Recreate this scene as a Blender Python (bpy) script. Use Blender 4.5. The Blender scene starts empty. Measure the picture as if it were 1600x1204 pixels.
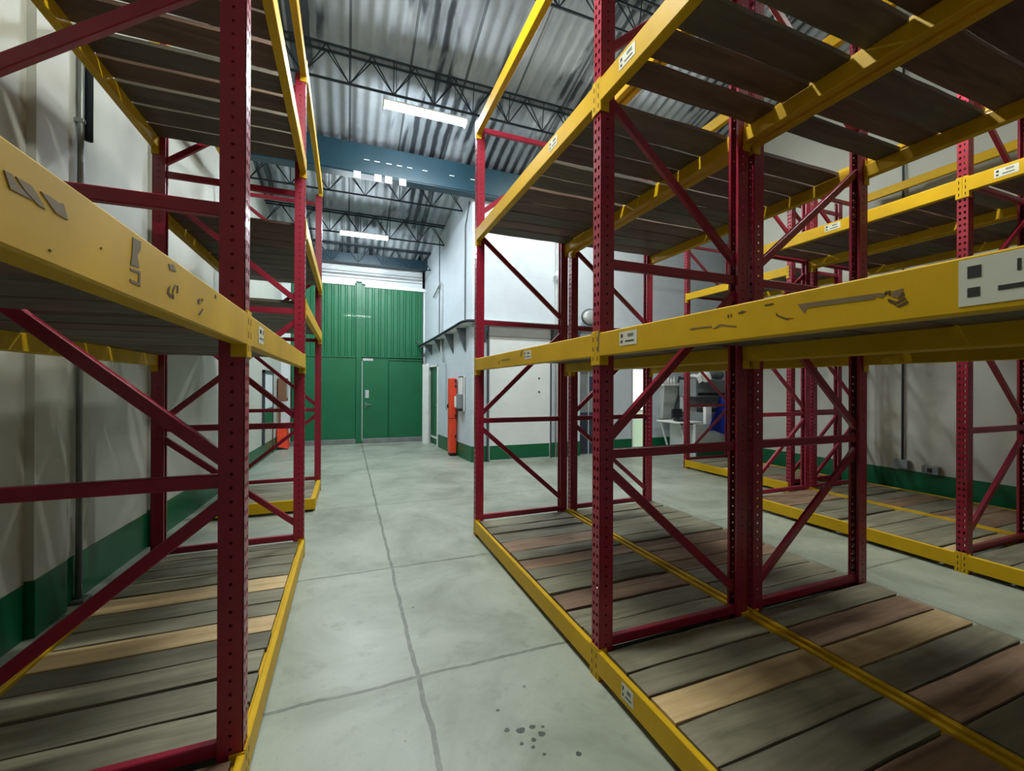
import bpy, math, random
from mathutils import Vector, Matrix
random.seed(7)
scene = bpy.context.scene
COL = scene.collection

# ------------------------------------------------------------------ camera
FPX, YAW, PITCH, ROLL = 660.0, .3715, .0012, .0042
cam_d = bpy.data.cameras.new('camera'); cam = bpy.data.objects.new('camera', cam_d); COL.objects.link(cam)
fw = Vector((math.sin(YAW)*math.cos(PITCH), math.cos(YAW)*math.cos(PITCH), math.sin(PITCH)))
rt = Vector((math.cos(YAW), -math.sin(YAW), 0)); up = rt.cross(fw)
rt2 = rt*math.cos(ROLL)+up*math.sin(ROLL); up2 = -rt*math.sin(ROLL)+up*math.cos(ROLL)
M = Matrix((rt2, up2, -fw)).transposed().to_4x4(); M.translation = Vector((0, 0, 1.5))
cam.matrix_world = M
cam_d.sensor_width = 36; cam_d.lens = 36*FPX/1600; cam_d.clip_start = .02
scene.camera = cam
# ------------------------------------------------------------------ world, exposure
w = bpy.data.worlds.new('world'); scene.world = w; w.use_nodes = True
w.node_tree.nodes['Background'].inputs[0].default_value = (.6, .7, .8, 1)
w.node_tree.nodes['Background'].inputs[1].default_value = .05
vs = scene.view_settings
vs.view_transform = 'Standard'; vs.look = 'None'; vs.gamma = 1; vs.use_curve_mapping = False
vs.exposure = 1.95
LAMP = dict(near=72, aisle=74, far=70, right=54)     # emission strength of each batten's diffuser

# ------------------------------------------------------------------ materials
def srgb(r, g, b):
    f = lambda c: (c/12.92 if c <= .04045 else ((c+.055)/1.055)**2.4)
    return (f(r/255), f(g/255), f(b/255), 1)
class NT:
    def __init__(s, name):
        s.m = bpy.data.materials.new(name); s.m.use_nodes = True; s.t = s.m.node_tree
        s.b = s.t.nodes['Principled BSDF']
    def n(s, typ, **k):
        x = s.t.nodes.new(typ)
        for a, v in k.items():
            if a.startswith('i_'): x.inputs[a[2:].replace('_', ' ')].default_value = v
            else: setattr(x, a, v)
        return x
    def l(s, a, b): s.t.links.new(a, b)
    def pos(s, scale=(1, 1, 1)):
        g = s.n('ShaderNodeNewGeometry'); mp = s.n('ShaderNodeMapping'); mp.inputs['Scale'].default_value = scale
        s.l(g.outputs['Position'], mp.inputs['Vector']); return mp.outputs[0]
    def noise(s, scale, vec, detail=4, rough=.6, dist=0):
        x = s.n('ShaderNodeTexNoise'); x.inputs['Scale'].default_value = scale; x.inputs['Detail'].default_value = detail
        x.inputs['Roughness'].default_value = rough; x.inputs['Distortion'].default_value = dist
        s.l(vec, x.inputs['Vector']); return x.outputs['Fac']
    def ramp(s, fac, stops):
        r = s.n('ShaderNodeValToRGB'); e = r.color_ramp.elements
        while len(e) < len(stops): e.new(.5)
        for q, (p, c) in zip(e, stops): q.position = p; q.color = c if len(c) == 4 else (*c, 1)
        s.l(fac, r.inputs[0]); return r.outputs[0]
    def mix(s, fac, a, b, mode='MIX'):
        x = s.n('ShaderNodeMix', data_type='RGBA', blend_type=mode)
        for sock, v in ((x.inputs[0], fac), (x.inputs[6], a), (x.inputs[7], b)):
            if isinstance(v, (int, float, tuple)): sock.default_value = v
            else: s.l(v, sock)
        return x.outputs[2]
    def math(s, op, a, b=0.):
        x = s.n('ShaderNodeMath', operation=op)
        for i, v in enumerate((a, b)):
            if isinstance(v, (int, float)): x.inputs[i].default_value = v
            else: s.l(v, x.inputs[i])
        return x.outputs[0]
    def bump(s, h, strength=.2, dist=.01):
        x = s.n('ShaderNodeBump'); x.inputs['Strength'].default_value = strength; x.inputs['Distance'].default_value = dist
        s.l(h, x.inputs['Height']); s.l(x.outputs[0], s.b.inputs['Normal'])
    def col(s, c): s.l(c, s.b.inputs['Base Color'])
def paint(name, c, rough=.45, var=.12, scale=6, metal=0, spec=.5, coat=0, chips=None):
    a = NT(name); p = a.pos(); n = a.noise(scale, p, 5)
    d = tuple(x*(1-var*2) for x in c[:3])+(1,); l = tuple(min(1, x*(1+var)) for x in c[:3])+(1,)
    cc = a.ramp(n, [(.3, d), (.7, l)])
    if chips:
        n2 = a.noise(38, p, 6, .7); f = a.ramp(n2, [(.72, (0, 0, 0)), (.76, (1, 1, 1))]); cc = a.mix(f, cc, chips)
    a.col(cc); a.b.inputs['Roughness'].default_value = rough; a.b.inputs['Metallic'].default_value = metal
    a.b.inputs['Specular IOR Level'].default_value = spec
    a.b.inputs['Coat Weight'].default_value = coat
    return a.m
def plain(name, c, rough=.6, metal=0, emit=0):
    a = NT(name); p = a.pos(); n = a.noise(25, p, 3)
    a.col(a.mix(a.math('MULTIPLY', n, .25), c, tuple(x*.7 for x in c[:3])+(1,)))
    a.b.inputs['Roughness'].default_value = rough; a.b.inputs['Metallic'].default_value = metal
    if emit:
        a.b.inputs['Emission Color'].default_value = c; a.b.inputs['Emission Strength'].default_value = emit
    return a.m
def lamp_mat(name, e, c=(.86, .95, 1, 1)):
    if 'near' in name or 'right' in name: c = (.97, 1, .92, 1)
    a = NT(name); a.b.inputs['Base Color'].default_value = (.9, .9, .9, 1)
    a.b.inputs['Emission Color'].default_value = c; a.b.inputs['Emission Strength'].default_value = e
    return a.m
MT = {}
MT['maroon'] = paint('maroon_paint', srgb(142, 20, 48), .36, .1, 5, 0, .5, .15)
MT['yellow'] = paint('yellow_paint', srgb(200, 160, 12), .5, .06, 4, 0, .25, 0)
MT['hole'] = plain('slot_dark', srgb(45, 22, 10), .9)
MT['worn'] = plain('scraped_steel', srgb(120, 102, 70), .6, .2)
MT['worn_dark'] = plain('scuff_dark', srgb(72, 50, 12), .7)
MT['sticker'] = plain('sticker_paper', srgb(205, 208, 196), .7)
MT['ink'] = plain('ink', srgb(40, 42, 40), .8)
MT['green_band'] = paint('green_gloss_band', srgb(2, 92, 56), .35, .08, 3)
MT['green_door'] = paint('green_door_paint', srgb(6, 98, 60), .42, .06, 2, 0, .5, .05)
MT['beam_teal'] = paint('teal_beam_paint', srgb(12, 54, 68), .45, .1, 3)
MT['truss'] = plain('dark_truss_steel', srgb(34, 44, 52), .6, .2)
MT['white_trim'] = paint('white_trim_paint', srgb(225, 228, 226), .5, .04)
MT['galv'] = paint('galvanised_pipe', srgb(130, 136, 134), .4, .1, 8, .4)
MT['dark_pipe'] = plain('dark_pipe', srgb(58, 66, 70), .5)
MT['grey_ledge'] = paint('grey_blue_ledge', srgb(88, 98, 106), .5, .1)
MT['orange'] = paint('orange_red_paint', srgb(232, 70, 38), .4, .08)
MT['black'] = plain('black_plastic', srgb(22, 22, 30), .5)
MT['grey_metal'] = paint('grey_metal', srgb(126, 134, 136), .5, .08)
MT['light_grey'] = paint('light_grey_metal', srgb(178, 184, 184), .5, .06)
MT['blue'] = plain('blue_tarp', srgb(18, 48, 170), .6)
MT['paper'] = plain('white_paper', srgb(230, 232, 230), .8)
MT['dark_door'] = plain('dark_door', srgb(44, 48, 66), .6)
MT['cardboard'] = plain('brown_board', srgb(120, 84, 60), .8)
MT['mirror'] = paint('mirror_glass', srgb(190, 198, 200), .3, .02, 1, .4)

def wall_mat(name, c, joints=None, crack=.25):
    a = NT(name); p = a.pos(); n = a.noise(.9, p, 6, .65); n2 = a.noise(9, p, 5)
    cc = a.ramp(n, [(.3, tuple(x*.86 for x in c[:3])), (.65, c)])
    cc = a.mix(a.math('MULTIPLY', n2, .18), cc, tuple(x*.72 for x in c[:3])+(1,))
    # scratches and small scars in the plaster
    v = a.n('ShaderNodeTexNoise'); v.inputs['Scale'].default_value = 1; v.inputs['Detail'].default_value = 3
    a.l(a.pos((26, 26, 7)), v.inputs['Vector'])
    sc = a.ramp(v.outputs['Fac'], [(.735, (0, 0, 0)), (.76, (1, 1, 1))])
    cc = a.mix(a.math('MULTIPLY', sc, crack), cc, tuple(x*.45 for x in c[:3])+(1,))
    if joints:       # horizontal block courses
        g = a.n('ShaderNodeNewGeometry'); sx = a.n('ShaderNodeSeparateXYZ'); a.l(g.outputs['Position'], sx.inputs[0])
        m = a.math('MODULO', sx.outputs[2], joints); e = a.math('LESS_THAN', m, .006)
        e2 = a.math('MULTIPLY', e, a.math('GREATER_THAN', a.noise(1.7, p, 2), .5))
        cc = a.mix(a.math('MULTIPLY', e2, .35), cc, tuple(x*.5 for x in c[:3])+(1,))
    a.col(cc); a.b.inputs['Roughness'].default_value = .55; a.bump(a.noise(30, p, 4), .12, .004)
    return a.m
MT['wall'] = wall_mat('painted_plaster', srgb(190, 192, 182), None, .15)
MT['wall_block'] = wall_mat('painted_block_wall', srgb(198, 208, 217), .25, .5)
MT['wall_panel'] = wall_mat('painted_panel', srgb(220, 226, 228), None, .2)

def floor_mat():
    a = NT('slab_concrete'); p = a.pos()
    n = a.noise(1.1, p, 8, .62, .6); n2 = a.noise(5.5, p, 6, .7); n3 = a.noise(45, p, 3)
    cc = a.ramp(n, [(.28, srgb(118, 124, 110)), (.5, srgb(150, 157, 144)), (.75, srgb(174, 180, 168))])
    cc = a.mix(a.ramp(n2, [(.55, (0, 0, 0)), (.75, (.65, .65, .65))]), cc, srgb(112, 118, 102))
    cc = a.mix(a.ramp(n3, [(.6, (0, 0, 0)), (.75, (.25, .25, .25))]), cc, srgb(95, 100, 88))
    g = a.n('ShaderNodeNewGeometry'); s = a.n('ShaderNodeSeparateXYZ'); a.l(g.outputs['Position'], s.inputs[0])
    wob = a.math('MULTIPLY', a.math('SUBTRACT', a.noise(3.5, p, 4), .5), .05)
    x = a.math('ADD', s.outputs[0], wob); y = a.math('ADD', s.outputs[1], wob)
    tot = None
    for q, cs in ((x, (.345, 3.75, -3.2)), (y, (.75, 2.2, 3.6, 5.55, 7.6, 9.7))):
        for c0 in cs:
            d = a.math('ABSOLUTE', a.math('SUBTRACT', q, c0)); e = a.math('LESS_THAN', d, .011)
            tot = e if tot is None else a.math('MAXIMUM', tot, e)
    nj = a.ramp(a.noise(9, p, 3), [(.25, (.45, .45, .45)), (.5, (1, 1, 1))])
    tot2 = a.math('MULTIPLY', tot, nj)
    cc = a.mix(a.math('MULTIPLY', tot2, .62), cc, srgb(66, 68, 58))
    # dark green drops spilt in one spot, plus small specks
    vo = a.n('ShaderNodeTexVoronoi'); vo.inputs['Scale'].default_value = 3.2; a.l(p, vo.inputs['Vector'])
    sp = a.math('LESS_THAN', vo.outputs['Distance'], .035)
    cc = a.mix(a.math('MULTIPLY', sp, .6), cc, srgb(62, 72, 62))
    a.col(cc)
    a.l(a.ramp(n, [(.3, (.5, .5, .5)), (.7, (.3, .3, .3))]), a.b.inputs['Roughness'])
    h = a.math('SUBTRACT', a.math('MULTIPLY', n2, .25), tot2); a.bump(h, .35, .012)
    return a.m
MT['floor'] = floor_mat()

def wood(name, c0, c1, c2):
    a = NT(name); oi = a.n('ShaderNodeObjectInfo')
    g = a.n('ShaderNodeNewGeometry'); mp = a.n('ShaderNodeMapping'); mp.inputs['Scale'].default_value = (1.1, 11, 11)
    off = a.n('ShaderNodeCombineXYZ'); a.l(a.math('MULTIPLY', oi.outputs['Random'], 37), off.inputs[0]); a.l(a.math('MULTIPLY', oi.outputs['Random'], 13), off.inputs[1])
    va = a.n('ShaderNodeVectorMath', operation='ADD'); a.l(g.outputs['Position'], va.inputs[0]); a.l(off.outputs[0], va.inputs[1])
    a.l(va.outputs[0], mp.inputs['Vector']); n = a.noise(1.6, mp.outputs[0], 6, .6, .7)
    cc = a.ramp(n, [(.28, c0), (.5, c1), (.72, c2)])
    n2 = a.noise(1.3, va.outputs[0], 4)
    cc = a.mix(a.ramp(n2, [(.5, (0, 0, 0)), (.72, (.55, .55, .55))]), cc, tuple(x*.45 for x in c0[:3])+(1,))
    hsv = a.n('ShaderNodeHueSaturation'); a.l(cc, hsv.inputs['Color'])
    a.l(a.math('ADD', .8, a.math('MULTIPLY', oi.outputs['Random'], .4)), hsv.inputs['Value'])
    a.col(hsv.outputs[0]); a.b.inputs['Roughness'].default_value = .62; a.bump(n, .25, .003)
    return a.m
MT['plank_grey'] = wood('weathered_grey_wood', srgb(98, 94, 77), srgb(122, 118, 98), srgb(140, 136, 117))
MT['plank_darkgrey'] = wood('shaded_grey_wood', srgb(74, 69, 58), srgb(92, 86, 72), srgb(106, 100, 86))  # grey wood for raised decks, with underside shade put into the colour
MT['plank_darkbrown'] = wood('shaded_brown_wood', srgb(72, 52, 42), srgb(98, 74, 60), srgb(114, 90, 72))  # brown wood for raised decks, likewise darkened to paint in underside shade
MT['plank_brown'] = wood('brown_wood', srgb(96, 74, 58), srgb(136, 108, 86), srgb(160, 132, 106))
MT['plank_tan'] = wood('tan_wood', srgb(164, 138, 98), srgb(190, 164, 120), srgb(208, 184, 142))

def roof_mat():
    a = NT('stained_corrugated_sheet'); p = a.pos()
    base = a.ramp(a.noise(1.4, p, 5), [(.3, srgb(140, 148, 156)), (.7, srgb(176, 183, 188))])
    gg = a.n('ShaderNodeNewGeometry'); sg = a.n('ShaderNodeSeparateXYZ'); a.l(gg.outputs['Position'], sg.inputs[0])
    ph = a.math('ADD', a.math('MULTIPLY', sg.outputs[0], 2*math.pi/.177), a.math('MULTIPLY', a.noise(2.5, p, 3), 2.5))
    rib = a.math('ADD', .5, a.math('MULTIPLY', a.math('SINE', ph), .5))
    st = a.ramp(rib, [(.25, (.35, .35, .35)), (.6, (1, 1, 1))])
    patch = a.ramp(a.noise(1, a.pos((1.05, .42, .1)), 4, .55, .4), [(.5, (0, 0, 0)), (.56, (1, 1, 1))])
    f = a.math('MULTIPLY', st, patch)
    cc = a.mix(a.math('MULTIPLY', f, .92), base, srgb(36, 42, 50))
    g = a.n('ShaderNodeNewGeometry'); s = a.n('ShaderNodeSeparateXYZ'); a.l(g.outputs['Position'], s.inputs[0])
    m = a.math('MODULO', a.math('ADD', s.outputs[0], 8.2), .82); e = a.math('LESS_THAN', m, .035)
    cc = a.mix(a.math('MULTIPLY', e, .8), cc, srgb(40, 45, 50))
    a.col(cc); a.b.inputs['Roughness'].default_value = .5; return a.m
MT['roof'] = roof_mat()

# ------------------------------------------------------------------ mesh helpers
class B:
    """collects shapes in world coordinates; build() links them as one mesh object"""
    def __init__(s): s.v = []; s.f = []; s.sm = []
    def add(s, vs_, fs, smooth=False):
        o = len(s.v); s.v += [Vector(q) for q in vs_]; s.f += [[o+i for i in f] for f in fs]; s.sm += [smooth]*len(fs); return s
    def box(s, x0, x1, y0, y1, z0, z1):
        return s.add([(x0, y0, z0), (x1, y0, z0), (x1, y1, z0), (x0, y1, z0), (x0, y0, z1), (x1, y0, z1), (x1, y1, z1), (x0, y1, z1)],
                     [(0, 3, 2, 1), (4, 5, 6, 7), (0, 1, 5, 4), (1, 2, 6, 5), (2, 3, 7, 6), (3, 0, 4, 7)])
    def cbox(s, x0, x1, y0, y1, z0, z1, c=.006):
        """box with chamfered vertical and top/bottom edges"""
        def ring(z, d): return [(x0+d, y0, z), (x1-d, y0, z), (x1, y0+d, z), (x1, y1-d, z), (x1-d, y1, z), (x0+d, y1, z), (x0, y1-d, z), (x0, y0+d, z)] if d else None
        def r(z, i): return [(x0+c+i, y0+i, z), (x1-c-i, y0+i, z), (x1-i, y0+c+i, z), (x1-i, y1-c-i, z), (x1-c-i, y1-i, z), (x0+c+i, y1-i, z), (x0+i, y1-c-i, z), (x0+i, y0+c+i, z)]
        rs = [r(z0, c), r(z0+c, 0), r(z1-c, 0), r(z1, c)]
        vs_ = sum(rs, []); fs = [tuple(reversed(range(8))), tuple(range(24, 32))]
        for k in range(3):
            for i in range(8): j = (i+1) % 8; fs.append((k*8+i, k*8+j, k*8+8+j, k*8+8+i))
        return s.add(vs_, fs)
    def bar(s, p, q, w, h, ch=.15, upv=(0, 0, 1)):
        """rectangular tube from p to q; w sideways, h along up"""
        p, q = Vector(p), Vector(q); d = (q-p).normalized(); u = Vector(upv)
        if abs(d.dot(u)) > .98: u = Vector((1, 0, 0))
        sd = d.cross(u).normalized(); u = sd.cross(d).normalized(); c = min(w, h)*ch
        pr = [(-w/2+c, -h/2), (w/2-c, -h/2), (w/2, -h/2+c), (w/2, h/2-c), (w/2-c, h/2), (-w/2+c, h/2), (-w/2, h/2-c), (-w/2, -h/2+c)]
        vs_ = [e+sd*a+u*b for e in (p, q) for a, b in pr]; n = 8
        fs = [tuple(range(n)), tuple(reversed(range(n, 2*n)))]+[(i, n+i, n+(i+1) % n, (i+1) % n) for i in range(n)]
        return s.add(vs_, fs)
    def tube(s, pts, r, n=10):
        pts = [Vector(p) for p in pts]; rings = []; prev = None
        for i, p in enumerate(pts):
            d = ((pts[min(i+1, len(pts)-1)]-pts[max(i-1, 0)])).normalized()
            u = prev if prev and abs(prev.dot(d)) < .95 else (Vector((0, 0, 1)) if abs(d.z) < .9 else Vector((1, 0, 0)))
            sd = d.cross(u).normalized(); u = sd.cross(d).normalized(); prev = u
            rr = r[i] if isinstance(r, (list, tuple)) else r
            rings.append([p+(sd*math.cos(2*math.pi*k/n)+u*math.sin(2*math.pi*k/n))*rr for k in range(n)])
        vs_ = sum(rings, []); fs = [tuple(range(n)), tuple(reversed(range(len(vs_)-n, len(vs_))))]
        for a in range(len(rings)-1):
            for k in range(n): j = (k+1) % n; fs.append((a*n+k, a*n+n+k, a*n+n+j, a*n+j))
        return s.add(vs_, fs, True)
    def extr(s, prof, axis, a0, a1):
        """profile of (u,v) extruded along axis 'x'|'y'|'z' from a0 to a1"""
        def P(u, v, a): return {'y': (u, a, v), 'x': (a, u, v), 'z': (u, v, a)}[axis]
        n = len(prof); vs_ = [P(u, v, a) for a in (a0, a1) for u, v in prof]
        return s.add(vs_, [tuple(range(n)), tuple(reversed(range(n, 2*n)))]+[(i, n+i, n+(i+1) % n, (i+1) % n) for i in range(n)])
    def build(s, name, mat, parent=None, local=False):
        me = bpy.data.meshes.new(name); off = Vector((0, 0, 0))
        if parent is not None and not local: off = parent.get('_o') and Vector(parent['_o']) or Vector((0, 0, 0))
        org = Vector((0, 0, 0))
        if parent is None:
            xs = [v.x for v in s.v]; ys = [v.y for v in s.v]; org = Vector(((min(xs)+max(xs))/2, (min(ys)+max(ys))/2, min(v.z for v in s.v)))
        me.from_pydata([tuple(v-off-org) for v in s.v], [], s.f); me.update()
        import bmesh
        bm = bmesh.new(); bm.from_mesh(me); bmesh.ops.recalc_face_normals(bm, faces=bm.faces); bm.to_mesh(me); bm.free()
        me.polygons.foreach_set('use_smooth', s.sm)
        me.materials.append(MT[mat] if isinstance(mat, str) else mat)
        o = bpy.data.objects.new(name, me); COL.objects.link(o)
        if parent is not None: o.parent = parent
        else: o.location = org
        return o
def tag(o, label=None, cat=None, group=None, kind=None):
    if label: o['label'] = label
    if cat: o['category'] = cat
    if group: o['group'] = group
    if kind: o['kind'] = kind
    return o
def thing(name, loc, label, cat, group=None, kind=None):
    o = bpy.data.objects.new(name, None); COL.objects.link(o); o.location = loc; o['_o'] = list(loc); o.empty_display_size = .1
    return tag(o, label, cat, group, kind)
def kids(o): return [c for c in COL.objects if c.parent == o]
def copy_tree(o, cs=None):
    c = o.copy(); COL.objects.link(c)
    for ch in (cs if cs is not None else kids(o)):
        d = ch.copy(); COL.objects.link(d); d.parent = c
    return c
def struct(b, name, mat): return tag(b.build(name, mat), kind='structure')

# ------------------------------------------------------------------ room shell
RZ = lambda y: 4.85+.245*(11.5-y)            # underside of the sloping roof
YB, YF = -3.6, 11.7
XLN, XLF = -1.98, -1.51                      # left wall leans in slightly with distance
xl = lambda y: XLN+(XLF-XLN)*(y-YB)/(YF-YB)
struct(B().box(-2.3, 10.4, YB-.2, YF+.5, -.12, 0), 'floor', 'floor')
struct(B().add([(xl(YB), YB, 0), (xl(YF), YF, 0), (xl(YF), YF, RZ(YF)+.1), (xl(YB), YB, RZ(YB)+.1),
                (xl(YB)-.2, YB, 0), (xl(YF)-.2, YF, 0), (xl(YF)-.2, YF, RZ(YF)+.1), (xl(YB)-.2, YB, RZ(YB)+.1)],
               [(0, 1, 2, 3), (4, 7, 6, 5), (0, 4, 5, 1), (3, 2, 6, 7), (0, 3, 7, 4), (1, 5, 6, 2)]), 'wall_left', 'wall')
struct(B().add([(xl(YB)+.006, YB, 0), (xl(YF)+.006, YF, 0), (xl(YF)+.006, YF, .30), (xl(YB)+.006, YB, .34),
                (xl(YB)-.05, YB, 0), (xl(YF)-.05, YF, 0), (xl(YF)-.05, YF, .30), (xl(YB)-.05, YB, .34)],
               [(0, 1, 2, 3), (4, 7, 6, 5), (0, 4, 5, 1), (3, 2, 6, 7), (0, 3, 7, 4), (1, 5, 6, 2)]), 'baseboard_left', 'green_band')
# pilasters on the left wall
for i, (y0, y1) in enumerate(((3.35, 3.66), (4.86, 5.1), (7.4, 7.65))):
    struct(B().box(xl(y0)-.05, xl(y0)+.045, y0, y1, .34, RZ(y1)-.05), 'trim_%d' % (i+1), 'wall')
    struct(B().box(xl(y0)-.05, xl(y0)+.05, y0, y1, 0, .34), 'trim_%d' % (i+11), 'green_band')
struct(B().box(7.1, 7.3, YB, 5.75, 0, RZ(YB)+.1), 'wall_right', 'wall')
struct(B().box(7.094, 7.15, YB, 5.75, 0, .38), 'baseboard_right', 'green_band')
struct(B().box(7.06, 7.15, 2.85, 3.2, 0, 7.0), 'trim_4', 'wall')
struct(B().box(7.055, 7.15, 2.84, 3.21, 0, .38), 'trim_14', 'green_band')
struct(B().box(-2.3, 10.4, YB-.2, YB, 0, RZ(YB)+.3), 'wall_back', 'wall')
# far wall with the big doors
struct(B().box(-1.9, -1.3, 11.66, 11.9, 0, 5).box(-1.9, 2.4, 11.66, 11.9, 4.14, 5.2).box(1.9, 2.4, 11.66, 11.9, 0, 5), 'wall_far', 'wall_panel')
cl = B()
for z in (4.27, 4.43, 4.6): cl.box(-1.5, 1.98, 11.645, 11.67, z, z+.012)
struct(cl, 'trim_5', 'dark_pipe')
struct(B().cbox(-1.35, .17, 11.6, 11.67, 4.07, 4.16).cbox(.42, 1.98, 11.6, 11.67, 4.05, 4.14), 'trim_6', 'white_trim')
# mezzanine block: front wall with openings, slightly skewed side wall
SX0, SX1 = 2.27, 1.97
fr = B()
def fw_box(b, x0, x1, z0, z1): b.box(x0, x1, 8.0, 8.2, z0, z1)
fw_box(fr, 2.27, 4.70, 0, 6.0); fw_box(fr, 4.70, 5.14, 2.0, 6.0); fw_box(fr, 5.14, 6.06, 0, 6.0); fw_box(fr, 6.06, 6.56, 1.93, 6.0); fw_box(fr, 6.56, 10.4, 0, 6.0)
struct(fr, 'wall_front', 'wall_block')
bb = B()
for x0, x1 in ((2.27, 4.70), (5.14, 6.06), (6.56, 7.6)): bb.box(x0, x1, 7.992, 8.02, 0, .31)
struct(bb, 'baseboard_front', 'green_band')
DY0, DY1 = 10.35, 11.35                       # green side door
sx = lambda y: SX0+(SX1-SX0)*(y-8)/(11.66-8)
sw = B()
def seg(b, ya, yb, za, zb, t0=0, t1=.2):
    b.add([(sx(ya)+t0, ya, za), (sx(yb)+t0, yb, za), (sx(yb)+t0, yb, zb), (sx(ya)+t0, ya, zb), (sx(ya)+t1, ya, za), (sx(yb)+t1, yb, za), (sx(yb)+t1, yb, zb), (sx(ya)+t1, ya, zb)],
          [(0, 1, 2, 3), (4, 7, 6, 5), (0, 4, 5, 1), (3, 2, 6, 7), (0, 3, 7, 4), (1, 5, 6, 2)])
seg(sw, 8.01, DY0, 0, 5.95, 0, .15); seg(sw, DY0, DY1, 2.02, 5.6); seg(sw, DY1, 11.7, 0, 5.2)
struct(sw, 'wall_side', 'wall_block')
b = B(); seg(b, 7.99, DY0-.02, 0, .31, -.006, .02); struct(b, 'baseboard_side', 'green_band')
b = B(); seg(b, DY0, DY0+.03, 0, 2.02, -.02, .06); seg(b, DY1-.12, DY1+.02, 0, 2.1, -.05, .06); seg(b, DY0, DY1, 1.98, 2.02, -.02, .06)
struct(b, 'trim_7', 'white_trim')
d = thing('door_2', (sx(10.85)+.1, 10.85, 0), None, None, kind='structure')
b = B(); seg(b, DY0+.03, DY1-.12, .02, 1.98, .05, .1); b.build('door_leaf', 'green_door', d)
b = B(); seg(b, DY0+.03, DY1-.12, .16, .2, .03, .06); b.build('kick_rail', 'white_trim', d)
b = B(); b.tube([(sx(10.5)+.05, 10.5, 1.02), (sx(10.5)-.0, 10.5, 1.02), (sx(10.5)-.0, 10.6, 1.02)], .012, 8); b.build('door_handle', 'galv', d)
# alcove at the right
struct(B().box(10.2, 10.4, 5.5, 8.1, 0, 6.6), 'wall_alcove', 'wall')
struct(B().box(7.3, 10.4, 5.4, 5.6, 0, 6.6), 'wall_alcove_side', 'wall')

# corrugated roof
def roof(y0, y1, name, x0=-2.1, x1=10.4):
    n = int((x1-x0)/.0221); vs_ = []; fs = []
    ys = [y0, (y0+y1)/2, y1]
    for y in ys:
        for i in range(n+1):
            x = x0+(x1-x0)*i/n; vs_.append((x, y, RZ(y)+.022*math.sin(2*math.pi*x/.177)))
    for j in range(2):
        for i in range(n): a = j*(n+1)+i; fs.append((a, a+1, a+n+2, a+n+1))
    m = len(vs_); vs_ += [(x, y, z+.012) for x, y, z in vs_]; fs += [tuple(reversed([q+m for q in f])) for f in fs]
    bb_ = B().add(vs_, fs, True)
    return struct(bb_, name, 'roof')
roof(YB-.1, 7.95, 'ceiling'); roof(7.75, 11.8, 'ceiling_far')
# green steel beams across the roof
def ibeam(x0, x1, y, zb, zt, name, label):
    o = thing(name, ((x0+x1)/2, y, zb), label, 'beam')
    p = [(-.11, 0), (.11, 0), (.11, .02), (.012, .035), (.012, zt-zb-.035), (.11, zt-zb-.02), (.11, zt-zb), (-.11, zt-zb), (-.11, zt-zb-.02), (-.012, zt-zb-.035), (-.012, .035), (-.11, .02)]
    B().extr([(a+y, c+zb) for a, c in p], 'x', x0, x1).build('web', 'beam_teal', o)
    return o
g1 = ibeam(-1.75, 7.1, 7.86, 5.16, 5.68, 'roof_beam', 'deep teal steel beam across the roof at the mezzanine front')
B().box(-1.7, 7.1, 7.735, 7.75, 5.18, 5.66).build('cladding', 'beam_teal', g1)
hk = B()
for x in (.25, .42, .62, .8, .98, 1.25, 1.75, 2.15): hk.box(x, x+.09, 7.728, 7.736, 5.40, 5.412)
hk.build('chalk_dashes', 'paper', g1)
g2 = ibeam(-1.55, 2.0, 11.52, 4.6, 4.84, 'roof_beam', 'shallow teal steel beam above the tall green doors')
B().box(-1.55, 2.0, 11.40, 11.41, 4.6, 4.83).build('cladding', 'beam_teal', g2)
for i, x in enumerate((.08, .42, .6, .84)):
    tag(B().box(x, x+.12, 7.70, 7.72, 5.05, 5.17).build('paper_tag', 'light_grey'), ['leftmost of the white tags hanging under the deep roof beam', 'second from left of the white tags under the deep roof beam',
        'third from left of the white tags under the deep roof beam', 'rightmost of the white tags hanging under the deep roof beam'][i], 'tag', 'white tags under the deep roof beam')
# light open trusses
def truss(y, x0, x1, label, h=.43, wd=.13, pitch=.56, group='open roof trusses'):
    z = RZ(y)-.05
    o = thing('roof_truss', ((x0+x1)/2, y, z-h), label, 'truss', group)
    for dy in (-wd/2, wd/2): B().bar((x0, y+dy, z), (x1, y+dy, z), .028, .028).build('top_chord', 'truss', o)
    B().bar((x0, y, z-h), (x1, y, z-h), .026, .03).build('bottom_chord', 'truss', o)
    k = B(); n = int((x1-x0)/pitch); ps = (x1-x0)/n
    for i in range(n):
        xa = x0+i*ps; xm = xa+ps/2
        for dy in (-wd/2, wd/2):
            k.tube([(xa, y, z-h), (xm, y+dy, z)], .0085, 6); k.tube([(xm, y+dy, z), (xa+ps, y, z-h)], .0085, 6)
        k.tube([(xa, y, z-h), (xa, y-wd/2, z)], .0075, 6)
    k.build('web_rods', 'truss', o)
truss(6.25, -1.75, 7.05, 'dark open truss just above the nearer visible strip light')
truss(4.55, -1.75, 7.05, 'dark open truss nearest the camera under the corrugated roof')
truss(8.5, -1.6, 2.2, 'dark open truss right behind the deep roof beam')
truss(9.8, -1.6, 2.1, 'dark open truss above the farther strip light')
truss(11.0, -1.55, 2.0, 'dark open truss in front of the tall green doors')

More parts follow.
